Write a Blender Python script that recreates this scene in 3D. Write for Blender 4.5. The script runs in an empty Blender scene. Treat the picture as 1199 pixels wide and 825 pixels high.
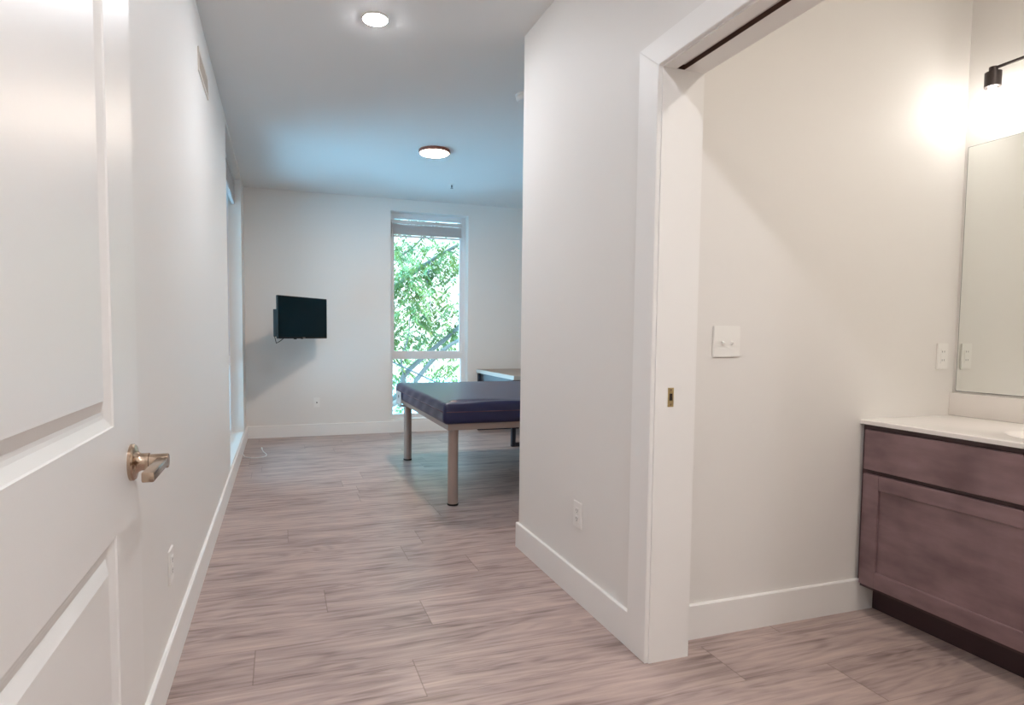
import bpy, bmesh, math, random
from mathutils import Vector, Matrix

random.seed(7)
SC = bpy.context.scene
COL = SC.collection

# ------------------------------------------------------------------ helpers
def lin(c):
    c = c / 255.0
    return c / 12.92 if c <= 0.04045 else ((c + 0.055) / 1.055) ** 2.4

def rgb(r, g, b):
    return (lin(r), lin(g), lin(b), 1.0)

def new_mat(name):
    m = bpy.data.materials.new(name)
    m.use_nodes = True
    nt = m.node_tree
    return m, nt, nt.nodes['Principled BSDF']

def mat(name, col, rough=0.5, metal=0.0, spec=0.5, bump=0.0, bscale=200.0, mottling=0.0, mscale=8.0, coat=0.0):
    m, nt, b = new_mat(name)
    b.inputs['Base Color'].default_value = col
    b.inputs['Roughness'].default_value = rough
    b.inputs['Metallic'].default_value = metal
    b.inputs['Specular IOR Level'].default_value = spec
    b.inputs['Coat Weight'].default_value = coat
    tc = nt.nodes.new('ShaderNodeTexCoord')
    if mottling > 0:
        n = nt.nodes.new('ShaderNodeTexNoise'); n.inputs['Scale'].default_value = mscale
        n.inputs['Detail'].default_value = 4
        nt.links.new(tc.outputs['Object'], n.inputs['Vector'])
        mx = nt.nodes.new('ShaderNodeMix'); mx.data_type = 'RGBA'
        a = [max(0, x * (1 - mottling)) for x in col[:3]] + [1]
        c = [min(1, x * (1 + mottling)) for x in col[:3]] + [1]
        mx.inputs['A'].default_value = a; mx.inputs['B'].default_value = c
        nt.links.new(n.outputs['Fac'], mx.inputs['Factor'])
        nt.links.new(mx.outputs['Result'], b.inputs['Base Color'])
    if bump > 0:
        n = nt.nodes.new('ShaderNodeTexNoise'); n.inputs['Scale'].default_value = bscale
        nt.links.new(tc.outputs['Object'], n.inputs['Vector'])
        bp = nt.nodes.new('ShaderNodeBump'); bp.inputs['Strength'].default_value = bump
        bp.inputs['Distance'].default_value = 0.002
        nt.links.new(n.outputs['Fac'], bp.inputs['Height'])
        nt.links.new(bp.outputs['Normal'], b.inputs['Normal'])
    return m

def emis(name, col, strength):
    m, nt, b = new_mat(name)
    b.inputs['Base Color'].default_value = (0.8, 0.8, 0.8, 1)
    b.inputs['Emission Color'].default_value = col
    b.inputs['Emission Strength'].default_value = strength
    return m

def box(bm, x0, x1, y0, y1, z0, z1):
    v = [bm.verts.new((x, y, z)) for z in (z0, z1) for x, y in ((x0, y0), (x1, y0), (x1, y1), (x0, y1))]
    for f in ((3, 2, 1, 0), (4, 5, 6, 7), (0, 1, 5, 4), (1, 2, 6, 5), (2, 3, 7, 6), (3, 0, 4, 7)):
        bm.faces.new([v[i] for i in f])
    return v

def bbox(bm, x0, x1, y0, y1, z0, z1, r=0.003, seg=2):
    """box with rounded edges"""
    t = bmesh.new()
    box(t, x0, x1, y0, y1, z0, z1)
    bmesh.ops.bevel(t, geom=t.edges[:], offset=r, segments=seg, affect='EDGES', profile=0.5)
    me = bpy.data.meshes.new('t'); t.to_mesh(me); t.free()
    bm.from_mesh(me); bpy.data.meshes.remove(me)

def frame_axes(d):
    d = d.normalized()
    a = Vector((0, 0, 1)) if abs(d.z) < 0.9 else Vector((1, 0, 0))
    u = d.cross(a).normalized(); w = u.cross(d).normalized()
    return u, w

def tube(bm, pts, r, n=10, caps=True):
    pts = [Vector(p) for p in pts]
    rs = r if isinstance(r, (list, tuple)) else [r] * len(pts)
    rings = []
    u = None
    for i, p in enumerate(pts):
        d = (pts[min(i + 1, len(pts) - 1)] - pts[max(i - 1, 0)]).normalized()
        if u is None:
            u, w = frame_axes(d)
        else:
            u = (u - d * u.dot(d)).normalized()
        w = d.cross(u)
        rings.append([bm.verts.new(p + rs[i] * (math.cos(2 * math.pi * k / n) * u + math.sin(2 * math.pi * k / n) * w)) for k in range(n)])
    for a, b in zip(rings, rings[1:]):
        for k in range(n):
            bm.faces.new((a[k], a[(k + 1) % n], b[(k + 1) % n], b[k]))
    if caps:
        bm.faces.new(rings[0][::-1]); bm.faces.new(rings[-1])

def lathe(bm, prof, origin, axis='z', n=32, sign=1):
    """prof: list of (radius, height). revolve about axis through origin."""
    o = Vector(origin)
    ax = {'x': (Vector((0, 1, 0)), Vector((0, 0, 1)), Vector((1, 0, 0))),
          'y': (Vector((1, 0, 0)), Vector((0, 0, 1)), Vector((0, 1, 0))),
          'z': (Vector((1, 0, 0)), Vector((0, 1, 0)), Vector((0, 0, 1)))}[axis]
    rings = []
    for r, hgt in prof:
        c = o + ax[2] * hgt * sign
        if r < 1e-6:
            rings.append([bm.verts.new(c)])
        else:
            rings.append([bm.verts.new(c + r * (math.cos(2 * math.pi * k / n) * ax[0] + math.sin(2 * math.pi * k / n) * ax[1])) for k in range(n)])
    for a, b in zip(rings, rings[1:]):
        for k in range(n):
            k2 = (k + 1) % n
            if len(a) == 1 and len(b) == 1:
                continue
            if len(a) == 1:
                bm.faces.new((a[0], b[k2], b[k]))
            elif len(b) == 1:
                bm.faces.new((a[k], a[k2], b[0]))
            else:
                bm.faces.new((a[k], a[k2], b[k2], b[k]))
    if len(rings[0]) > 1:
        bm.faces.new(rings[0][::-1])
    if len(rings[-1]) > 1:
        bm.faces.new(rings[-1])

def prism(bm, poly, lo, hi, axis):
    """extrude 2-D polygon along axis. poly in the two other axes (cyclic order x,y,z)."""
    def mk(p, t):
        if axis == 'x': return (t, p[0], p[1])
        if axis == 'y': return (p[0], t, p[1])
        return (p[0], p[1], t)
    a = [bm.verts.new(mk(p, lo)) for p in poly]
    b = [bm.verts.new(mk(p, hi)) for p in poly]
    n = len(poly)
    bm.faces.new(a[::-1]); bm.faces.new(b)
    for i in range(n):
        bm.faces.new((a[i], a[(i + 1) % n], b[(i + 1) % n], b[i]))

def obj(name, bm, m, parent=None, loc=None, smooth=False, auto=None):
    """link bm (world coordinates) as ONE mesh object with its origin at loc or its parent's origin"""
    bmesh.ops.recalc_face_normals(bm, faces=bm.faces[:])
    po = Vector((0, 0, 0))
    q = parent
    while q is not None:
        po += q.location; q = q.parent
    lo = Vector(loc) if loc is not None else None
    if lo is None:
        if parent is not None:
            lo = po.copy()
        else:
            xs = [v.co for v in bm.verts]
            lo = Vector((sum(v.x for v in xs) / len(xs), sum(v.y for v in xs) / len(xs), min(v.z for v in xs)))
    bmesh.ops.translate(bm, verts=bm.verts[:], vec=-lo)
    if smooth:
        for f in bm.faces: f.smooth = True
    if auto is not None:
        for f in bm.faces: f.smooth = True
        for e in bm.edges:
            if len(e.link_faces) == 2 and e.calc_face_angle(0) > math.radians(auto):
                e.smooth = False
    me = bpy.data.meshes.new(name)
    bm.to_mesh(me); bm.free()
    me.materials.append(m)
    o = bpy.data.objects.new(name, me)
    COL.objects.link(o)
    o.parent = parent
    o.location = lo - po
    return o

def tag(o, label, cat, group=None):
    o['label'] = label; o['category'] = cat
    if group: o['group'] = group
    return o

def thing(name, label, cat, loc, group=None):
    o = bpy.data.objects.new(name, None)
    COL.objects.link(o); o.location = loc; o.empty_display_size = 0.1
    return tag(o, label, cat, group)

def struct(name, bm, m, label=None, cat=None, **k):
    o = obj(name, bm, m, **k)
    o['kind'] = 'structure'
    if label: tag(o, label, cat)
    return o

B = bmesh.new

# ------------------------------------------------------------------ dimensions (metres)
XL, XR = -0.3905, 1.3145          # left wall face, passage right wall face
YC, YF = 3.2228, 7.5022           # outside corner of the passage, far wall face
H = 2.9075                        # ceiling
YJ, XJ = 1.9036, 1.4902           # doorway jamb face, bathroom side of that wall
YB, XM = 2.0205, 3.0479           # bathroom end wall, mirror wall
HB = 0.1449                       # baseboard height
BT = 0.014
ZD = 2.204                        # doorway head height
XBR = 4.35                        # bedroom right wall
YN = -1.35                        # wall behind the camera
YD2 = 0.68                        # near jamb of bathroom doorway

# ------------------------------------------------------------------ materials
M_wall = mat('wall_paint', rgb(229, 226, 222), rough=0.55, spec=0.35, bump=0.05, bscale=350)
M_bathwall = M_wall
M_ceil = mat('ceiling_paint', rgb(226, 225, 223), rough=0.8, spec=0.2, bump=0.05, bscale=300)
M_trim = mat('trim_paint', rgb(237, 235, 232), rough=0.46, spec=0.45)
M_door = mat('door_paint', rgb(228, 225, 221), rough=0.36, spec=0.45, bump=0.06, bscale=140)
M_white_plastic = mat('white_plastic', rgb(236, 234, 230), rough=0.3)
M_slot = mat('dark_slot', rgb(70, 66, 66), rough=0.6)
M_nickel = mat('satin_nickel', rgb(188, 166, 146), rough=0.22, metal=1.0)
M_brass = mat('brass', rgb(205, 185, 140), rough=0.3, metal=1.0)
M_darkhole = mat('dark_hole', rgb(40, 26, 18), rough=0.8)
M_track_shade = mat('brown_track_shaded', rgb(74, 46, 34), rough=0.6)  # brown darkened to stand for missing light in the head slot
M_vinylframe = mat('window_vinyl', rgb(226, 226, 228), rough=0.35)
M_blind = mat('blind_slat', rgb(205, 203, 203), rough=0.5)
M_black = mat('black_plastic', rgb(12, 13, 16), rough=0.5, spec=0.25)
M_screen = mat('tv_screen', rgb(2, 26, 34), rough=0.2, spec=0.12)
M_taupe = mat('taupe_metal', rgb(160, 143, 136), rough=0.38, metal=0.35, spec=0.5)
M_foot = mat('black_rubber', rgb(24, 23, 24), rough=0.7)
M_bracket = mat('bracket_metal', rgb(205, 200, 200), rough=0.35, metal=0.2)
M_vinyl = mat('navy_vinyl', rgb(28, 30, 68), rough=0.36, spec=0.5, bump=0.1, bscale=30)
M_zip = mat('navy_piping', rgb(84, 52, 62), rough=0.6)
M_desk = mat('desk_top', rgb(150, 134, 122), rough=0.4, mottling=0.08)
M_deskedge_lit = mat('desk_edge_lit', rgb(196, 200, 196), rough=0.4)  # pale tone stands for window light on the desktop edge
M_deskmetal = mat('desk_dark_metal', rgb(46, 50, 62), rough=0.4, metal=0.3)
M_counter = mat('cultured_marble', rgb(238, 233, 229), rough=0.16, spec=0.5)
M_chrome = mat('chrome', rgb(220, 220, 222), rough=0.1, metal=1.0)
M_bronze = mat('dark_bronze', rgb(66, 58, 56), rough=0.4, metal=0.6)
M_mirror = mat('mirror_silver', rgb(240, 242, 239), rough=0.01, metal=1.0)
M_mirroredge = mat('mirror_edge', rgb(120, 128, 124), rough=0.15)
M_bark = mat('bark', rgb(118, 110, 104), rough=0.9, bump=0.4, bscale=25, mottling=0.2)
M_cable = mat('cable_black', rgb(60, 66, 70), rough=0.6)
M_cord = mat('white_cord', rgb(226, 226, 226), rough=0.5)
M_ground = mat('bluish_bounce_ground', rgb(196, 206, 212), rough=0.9, mottling=0.12, mscale=0.6)  # bluish tint added to bounce cool daylight onto the ceiling
M_smoke = mat('smoke_plastic', rgb(226, 224, 222), rough=0.45)
M_sprink = mat('sprinkler_metal', rgb(110, 106, 104), rough=0.4, metal=0.8)
M_rim_shade = mat('lamp_rim_shade', rgb(150, 96, 82), rough=0.35, metal=0.3)  # reddish brown stands for the shadow on the rim
M_rim_white = mat('lamp_rim_white', rgb(232, 228, 222), rough=0.4)
M_vent = mat('vent_white', rgb(222, 214, 204), rough=0.45)
M_ventshade = mat('vent_shade', rgb(118, 100, 86), rough=0.8)

def wood_floor():
    m, nt, b = new_mat('plank_floor')
    N, L = nt.nodes, nt.links
    at = N.new('ShaderNodeAttribute'); at.attribute_name = 'rnd'
    uv = N.new('ShaderNodeUVMap'); uv.uv_map = 'metres'
    uv2 = N.new('ShaderNodeUVMap'); uv2.uv_map = 'edge'
    add = N.new('ShaderNodeVectorMath'); add.operation = 'ADD'
    mul = N.new('ShaderNodeVectorMath'); mul.operation = 'MULTIPLY'; mul.inputs[1].default_value = (37.0, 17.0, 9.0)
    L.new(at.outputs['Color'], mul.inputs[0])
    L.new(uv.outputs['UV'], add.inputs[0]); L.new(mul.outputs['Vector'], add.inputs[1])
    # long grain
    mp = N.new('ShaderNodeMapping'); mp.inputs['Scale'].default_value = (1.7, 30.0, 1.0)
    L.new(add.outputs['Vector'], mp.inputs['Vector'])
    n1 = N.new('ShaderNodeTexNoise'); n1.inputs['Scale'].default_value = 1.0; n1.inputs['Detail'].default_value = 9
    n1.inputs['Roughness'].default_value = 0.68; n1.inputs['Distortion'].default_value = 0.35
    L.new(mp.outputs['Vector'], n1.inputs['Vector'])
    # cathedral figure
    mp2 = N.new('ShaderNodeMapping'); mp2.inputs['Scale'].default_value = (0.7, 5.0, 1.0)
    L.new(add.outputs['Vector'], mp2.inputs['Vector'])
    n2 = N.new('ShaderNodeTexNoise'); n2.inputs['Scale'].default_value = 1.3; n2.inputs['Detail'].default_value = 3
    n2.inputs['Distortion'].default_value = 0.5
    L.new(mp2.outputs['Vector'], n2.inputs['Vector'])
    sn = N.new('ShaderNodeMath'); sn.operation = 'MULTIPLY'; sn.inputs[1].default_value = 70.0
    L.new(n2.outputs['Fac'], sn.inputs[0])
    sn2 = N.new('ShaderNodeMath'); sn2.operation = 'SINE'; L.new(sn.outputs[0], sn2.inputs[0])
    r1 = N.new('ShaderNodeValToRGB')
    e = r1.color_ramp.elements
    e[0].position = 0.22; e[0].color = rgb(112, 93, 88)
    e[1].position = 0.78; e[1].color = rgb(196, 175, 166)
    k = r1.color_ramp.elements.new(0.47); k.color = rgb(166, 147, 142)
    fac = N.new('ShaderNodeMath'); fac.operation = 'MULTIPLY_ADD'; fac.inputs[1].default_value = 0.06
    L.new(sn2.outputs[0], fac.inputs[0]); L.new(n1.outputs['Fac'], fac.inputs[2])
    # patches (darker smoky areas)
    n3 = N.new('ShaderNodeTexNoise'); n3.inputs['Scale'].default_value = 1.0; n3.inputs['Detail'].default_value = 2
    mp3 = N.new('ShaderNodeMapping'); mp3.inputs['Scale'].default_value = (2.2, 7.0, 1.0)
    L.new(add.outputs['Vector'], mp3.inputs['Vector']); L.new(mp3.outputs['Vector'], n3.inputs['Vector'])
    f2 = N.new('ShaderNodeMath'); f2.operation = 'MULTIPLY_ADD'; f2.inputs[1].default_value = 0.5
    L.new(n3.outputs['Fac'], f2.inputs[0]); L.new(fac.outputs[0], f2.inputs[2])
    f3 = N.new('ShaderNodeMath'); f3.operation = 'SUBTRACT'; f3.inputs[1].default_value = 0.25
    L.new(f2.outputs[0], f3.inputs[0])
    L.new(f3.outputs[0], r1.inputs['Fac'])
    # per-plank tone
    hs = N.new('ShaderNodeHueSaturation')
    mr = N.new('ShaderNodeMapRange'); mr.inputs['To Min'].default_value = 0.97; mr.inputs['To Max'].default_value = 1.03
    L.new(at.outputs['Fac'], mr.inputs['Value']); L.new(mr.outputs['Result'], hs.inputs['Value'])
    L.new(r1.outputs['Color'], hs.inputs['Color'])
    # seams: 'edge' uv holds distances in metres to the nearest long / short edge
    sep = N.new('ShaderNodeSeparateXYZ'); L.new(uv2.outputs['UV'], sep.inputs[0])
    def seam(out, ln, w):
        # out in 0..ln
        a = N.new('ShaderNodeMath'); a.operation = 'LESS_THAN'; a.inputs[1].default_value = w
        L.new(out, a.inputs[0]); return a
    sx = seam(sep.outputs['X'], 1, 0.0022); sy = seam(sep.outputs['Y'], 1, 0.0012)
    mx = N.new('ShaderNodeMath'); mx.operation = 'MAXIMUM'
    L.new(sx.outputs[0], mx.inputs[0]); L.new(sy.outputs[0], mx.inputs[1])
    mc = N.new('ShaderNodeMix'); mc.data_type = 'RGBA'; mc.inputs['B'].default_value = rgb(104, 84, 76)
    ms = N.new('ShaderNodeMath'); ms.operation = 'MULTIPLY'; ms.inputs[1].default_value = 0.5
    L.new(mx.outputs[0], ms.inputs[0])
    L.new(ms.outputs[0], mc.inputs['Factor']); L.new(hs.outputs['Color'], mc.inputs['A'])
    L.new(mc.outputs['Result'], b.inputs['Base Color'])
    b.inputs['Roughness'].default_value = 0.34
    b.inputs['Specular IOR Level'].default_value = 0.32
    bp = N.new('ShaderNodeBump'); bp.inputs['Strength'].default_value = 0.12; bp.inputs['Distance'].default_value = 0.002
    L.new(n1.outputs['Fac'], bp.inputs['Height']); L.new(bp.outputs['Normal'], b.inputs['Normal'])
    return m

def stained_wood():
    m, nt, b = new_mat('stained_maple')
    N, L = nt.nodes, nt.links
    tc = N.new('ShaderNodeTexCoord')
    mp = N.new('ShaderNodeMapping'); mp.inputs['Scale'].default_value = (5, 2.6, 9)
    L.new(tc.outputs['Object'], mp.inputs['Vector'])
    n1 = N.new('ShaderNodeTexNoise'); n1.inputs['Scale'].default_value = 2.0; n1.inputs['Detail'].default_value = 6
    L.new(mp.outputs['Vector'], n1.inputs['Vector'])
    n2 = N.new('ShaderNodeTexNoise'); n2.inputs['Scale'].default_value = 6.0; n2.inputs['Detail'].default_value = 3
    L.new(tc.outputs['Object'], n2.inputs['Vector'])
    ad = N.new('ShaderNodeMath'); ad.operation = 'MULTIPLY_ADD'; ad.inputs[1].default_value = 0.45
    L.new(n2.outputs['Fac'], ad.inputs[0])
    sc = N.new('ShaderNodeMath'); sc.operation = 'MULTIPLY'; sc.inputs[1].default_value = 0.55
    L.new(n1.outputs['Fac'], sc.inputs[0]); L.new(sc.outputs[0], ad.inputs[2])
    r = N.new('ShaderNodeValToRGB')
    r.color_ramp.elements[0].position = 0.32; r.color_ramp.elements[0].color = rgb(108, 84, 86)
    r.color_ramp.elements[1].position = 0.68; r.color_ramp.elements[1].color = rgb(144, 118, 121)
    L.new(ad.outputs[0], r.inputs['Fac']); L.new(r.outputs['Color'], b.inputs['Base Color'])
    b.inputs['Roughness'].default_value = 0.38
    return m

def glass_mat():
    m, nt, b = new_mat('window_glass')
    N, L = nt.nodes, nt.links
    gl = N.new('ShaderNodeBsdfGlossy'); gl.inputs['Roughness'].default_value = 0.0
    tr = N.new('ShaderNodeBsdfTransparent'); tr.inputs['Color'].default_value = (0.95, 0.98, 0.97, 1)
    fr = N.new('ShaderNodeFresnel'); fr.inputs['IOR'].default_value = 1.35
    mx = N.new('ShaderNodeMixShader')
    L.new(fr.outputs[0], mx.inputs[0]); L.new(tr.outputs[0], mx.inputs[1]); L.new(gl.outputs[0], mx.inputs[2])
    L.new(mx.outputs[0], N['Material Output'].inputs['Surface'])
    N.remove(b)
    return m

def leaf_mat(name, c1, c2):
    m, nt, b = new_mat(name)
    N, L = nt.nodes, nt.links
    tc = N.new('ShaderNodeTexCoord')
    n = N.new('ShaderNodeTexNoise'); n.inputs['Scale'].default_value = 3.0; n.inputs['Detail'].default_value = 3
    L.new(tc.outputs['Object'], n.inputs['Vector'])
    r = N.new('ShaderNodeValToRGB')
    r.color_ramp.elements[0].position = 0.35; r.color_ramp.elements[0].color = c1
    r.color_ramp.elements[1].position = 0.65; r.color_ramp.elements[1].color = c2
    L.new(n.outputs['Fac'], r.inputs['Fac'])
    L.new(r.outputs['Color'], b.inputs['Base Color'])
    b.inputs['Roughness'].default_value = 0.5
    t = N.new('ShaderNodeBsdfTranslucent'); L.new(r.outputs['Color'], t.inputs['Color'])
    mx = N.new('ShaderNodeMixShader'); mx.inputs[0].default_value = 0.45
    L.new(b.outputs[0], mx.inputs[1]); L.new(t.outputs[0], mx.inputs[2])
    L.new(mx.outputs[0], N['Material Output'].inputs['Surface'])
    return m

M_floor = wood_floor()
M_stain = stained_wood()
M_kick = mat('dark_toe_kick', rgb(58, 36, 40), rough=0.5, mottling=0.1)
M_carcass = mat('dark_stained_carcass', rgb(74, 52, 54), rough=0.45, mottling=0.12)
M_glass = glass_mat()
M_leaf = leaf_mat('leaf_green', rgb(84, 106, 56), rgb(134, 144, 80))
M_bulbglass = mat('clear_bulb_glass', rgb(245, 245, 245), rough=0.05)

LAMP = (0.98, 1.0, 1.055, 1)
LAMP_WARM = (1.0, 0.81, 0.66, 1)
M_lamp_small = emis('recessed_lamp_glow', LAMP, 400.0)
M_lamp_big = emis('disc_lamp_glow', LAMP_WARM, 225.0)
M_bulb = emis('vanity_bulb_glow', (1.0, 0.96, 0.90, 1), 42.0)

# ------------------------------------------------------------------ floor: planks running across the passage
def build_floor():
    bm = B()
    uvm = bm.loops.layers.uv.new('metres'); uve = bm.loops.layers.uv.new('edge')
    la = bm.faces.layers.float.new('rnd')
    W, LEN = 0.248, 1.52
    y0 = 1.95
    known = {0: 0.466, 1: -0.106, 2: 0.605, 3: 0.187}
    rnd = random.Random(3)
    kx0, kx1 = -0.7, XBR + 0.3
    r0 = int(math.floor((YN - 0.3 - y0) / W)); r1 = int(math.ceil((YF + 0.3 - y0) / W))
    for r in range(r0, r1 + 1):
        off = known.get(r, None)
        if off is None: off = rnd.uniform(0, LEN)
        xs = off - LEN * math.ceil((off - kx0) / LEN)
        while xs < kx1:
            a, b = max(xs, kx0), min(xs + LEN, kx1)
            ya, yb = y0 + r * W, y0 + (r + 1) * W
            xm, ym = (a + b) / 2, (ya + yb) / 2
            rv = rnd.random()
            # split each plank in four so the edge-distance uv is piecewise linear
            cells = [((a, xm), (ya, ym)), ((xm, b), (ya, ym)), ((a, xm), (ym, yb)), ((xm, b), (ym, yb))]
            for (p, q), (s, t) in cells:
                vs = [bm.verts.new(c) for c in ((p, s, 0), (q, s, 0), (q, t, 0), (p, t, 0))]
                f = bm.faces.new(vs); f[la] = rv
                for lp in f.loops:
                    c = lp.vert.co
                    lp[uvm].uv = (c.x - xs, c.y - ya)
                    lp[uve].uv = (min(c.x - a, b - c.x), min(c.y - ya, yb - c.y))
            xs += LEN
    return struct('floor', bm, M_floor, loc=(0, 0, 0))

fl = build_floor()
bm = B(); box(bm, -0.7, XBR + 0.3, YN - 0.3, YF + 0.3, -0.25, -0.002)
struct('trim_1', bm, M_ground, loc=(0, 0, -0.25), label=None)
bpy.data.objects['trim_1'].name = 'floor_slab'

bm = B(); box(bm, -0.7, XBR + 0.3, YN - 0.3, YF + 0.3, H, H + 0.25)
struct('ceiling', bm, M_ceil)

# ------------------------------------------------------------------ walls
WL = dict(y0=5.13, y1=6.985, z0=0.16, z1=2.865)       # left window opening
WF = dict(x0=1.306, x1=2.312, z0=0.162, z1=2.762)     # far window opening
TL, TF = 0.26, 0.26
def holed_y(bm, x0, x1, y0, y1, hy0, hy1, hz0, hz1, ztop):
    """wall slab in a plane x = const, with one opening"""
    box(bm, x0, x1, y0, hy0, 0, ztop); box(bm, x0, x1, hy1, y1, 0, ztop)
    if hz0 > 0: box(bm, x0, x1, hy0, hy1, 0, hz0)
    box(bm, x0, x1, hy0, hy1, hz1, ztop)
bm = B(); holed_y(bm, XL - TL, XL, YN - 0.2, YF + TF, WL['y0'], WL['y1'], WL['z0'], WL['z1'], H)
struct('wall_left', bm, M_wall)
bm = B()
box(bm, XL, WF['x0'], YF, YF + TF, 0, H); box(bm, WF['x1'], XBR + 0.25, YF, YF + TF, 0, H)
box(bm, WF['x0'], WF['x1'], YF, YF + TF, 0, WF['z0']); box(bm, WF['x0'], WF['x1'], YF, YF + TF, WF['z1'], H)
struct('wall_back', bm, M_wall)
bm = B(); holed_y(bm, XR, XJ - 0.012, YN, YC, YD2 - 0.02, YJ + 0.018, 0, ZD + 0.018, H)
struct('wall_right', bm, M_wall)
bm = B(); box(bm, XJ - 0.012, XM, YB, YC, 0, H)
struct('wall_bathroom', bm, M_bathwall)
bm = B(); box(bm, XM, XM + 0.15, YN, YB + 0.0, 0, H); box(bm, XM, XM + 0.15, YB, YC, 0, H)
struct('wall_mirror_side', bm, M_bathwall)
bm = B(); box(bm, XM + 0.15, XBR, YC - 0.12, YC, 0, H); box(bm, XBR, XBR + 0.25, YC - 0.12, YF, 0, H)
struct('wall_bedroom_right', bm, M_wall)
bm = B(); box(bm, XL, XM + 0.15, YN - 0.2, YN, 0, H)
struct('wall_front', bm, M_wall)

# ------------------------------------------------------------------ baseboards
def base_prof(t, h):
    return [(0, 0), (t, 0), (t, h - 0.004), (t - 0.004, h), (0, h)]
def base_y(bm, x, y0, y1, s):      # runs along y, wall face at x, projecting s
    prism(bm, [(x + s * a, b) for a, b in base_prof(BT, HB)], y0, y1, 'y')
def base_x(bm, y, x0, x1, s):
    prism(bm, [(y + s * a, b) for a, b in base_prof(BT, HB)], x0, x1, 'x')
bm = B(); base_y(bm, XL, YN, YF, 1)
struct('baseboard_left', bm, M_trim)
bm = B(); base_x(bm, YF, XL + BT, XBR, -1)
struct('baseboard_back', bm, M_trim)
CW = 0.125                         # casing width
bm = B(); base_y(bm, XR, YJ + 0.006 + CW, YC + BT, -1); base_x(bm, YC, XR, XBR, 1)
struct('baseboard_right', bm, M_trim)
bm = B(); base_y(bm, XR, YN, YD2 - 0.006 - CW, -1)
struct('baseboard_right_near', bm, M_trim)
bm = B(); base_x(bm, YB, XJ + 0.0, 2.60, -1)
struct('baseboard_bathroom', bm, M_trim)

# ------------------------------------------------------------------ bathroom doorway: jamb lining, casing, track, strike plate
SL0, SL1 = 1.369, 1.4025           # pocket-door slot in the head
bm = B()
jt = 0.018
box(bm, XR - 0.001, XJ, YJ, YJ + jt, 0, ZD + jt)                      # far jamb board
box(bm, XR - 0.001, XJ, YD2 - jt, YD2, 0, ZD + jt)                    # near jamb board
box(bm, XR - 0.001, SL0, YD2, YJ, ZD, ZD + jt)                        # head, room side of slot
box(bm, SL1, XJ, YD2, YJ, ZD, ZD + jt)                                # head, bath side of slot
jamb = struct('trim_2', bm, M_trim, loc=(XR, YJ, 0), label='white jamb lining of the open bathroom doorway with a brass strike plate', cat='door frame')
bm = B()
box(bm, SL0, SL1, YD2, YJ, ZD + 0.034, ZD + 0.044)
box(bm, SL0 + 0.0002, SL0 + 0.0022, YD2, YJ - 0.0005, ZD + 0.0008, ZD + 0.034); box(bm, SL1 - 0.0022, SL1 - 0.0002, YD2, YJ - 0.0005, ZD + 0.0008, ZD + 0.034)
box(bm, SL0 + 0.0022, SL1 - 0.0022, YJ - 0.003, YJ - 0.0005, ZD + 0.0008, ZD + 0.034)  # thin dark liners paint the shade inside the slot
o = obj('pocket_door_track', bm, M_track_shade, jamb); o['label'] = 'brown sliding door track recessed in the door head, darkened as shade'
# strike plate on the jamb face
zs = 1.0125; xs = 1.3805
bm = B(); bbox(bm, xs - 0.0125, xs + 0.0125, YJ - 0.0018, YJ + 0.001, zs - 0.036, zs + 0.036, 0.0006, 1)
sp = obj('strike_plate', bm, M_brass, jamb); sp['label'] = 'brass strike plate'
bm = B(); box(bm, xs - 0.0065, xs + 0.0065, YJ - 0.0024, YJ - 0.0012, zs - 0.012, zs + 0.014)
obj('latch_hole', bm, M_darkhole, sp)
for dz in (-0.027, 0.028):
    bm = B(); lathe(bm, [(0.0035, 0), (0.0035, 0.0008), (0.0015, 0.0012)], (xs, YJ - 0.0018, zs + dz), 'y', 10, -1)
    obj('screw', bm, M_nickel, sp)
# casing on the passage side (mitred corners)
bm = B()
ci = YJ + 0.006; co = ci + CW; zi = ZD + 0.006; zo = zi + 0.098
ct = 0.017
def casing_piece(poly):
    prism(bm, poly, XR - ct, XR + 0.0, 'x')
casing_piece([(ci, 0), (co, 0), (co, zo), (ci, zi)])
casing_piece([(ci, zi + 0.0004), (co, zo + 0.0004), (YD2 - 0.006 - CW, zo + 0.0004), (YD2 - 0.006, zi + 0.0004)])
casing_piece([(YD2 - 0.006, 0), (YD2 - 0.006, zi), (YD2 - 0.006 - CW, zo), (YD2 - 0.006 - CW, 0)])
bmesh.ops.bevel(bm, geom=[e for e in bm.edges if all(abs(v.co.x - (XR - ct)) < 1e-5 for v in e.verts)], offset=0.002, segments=2, affect='EDGES')
struct('trim_3', bm, M_trim, loc=(XR, YJ, 0), label='flat white casing around the bathroom doorway', cat='door casing')

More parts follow.
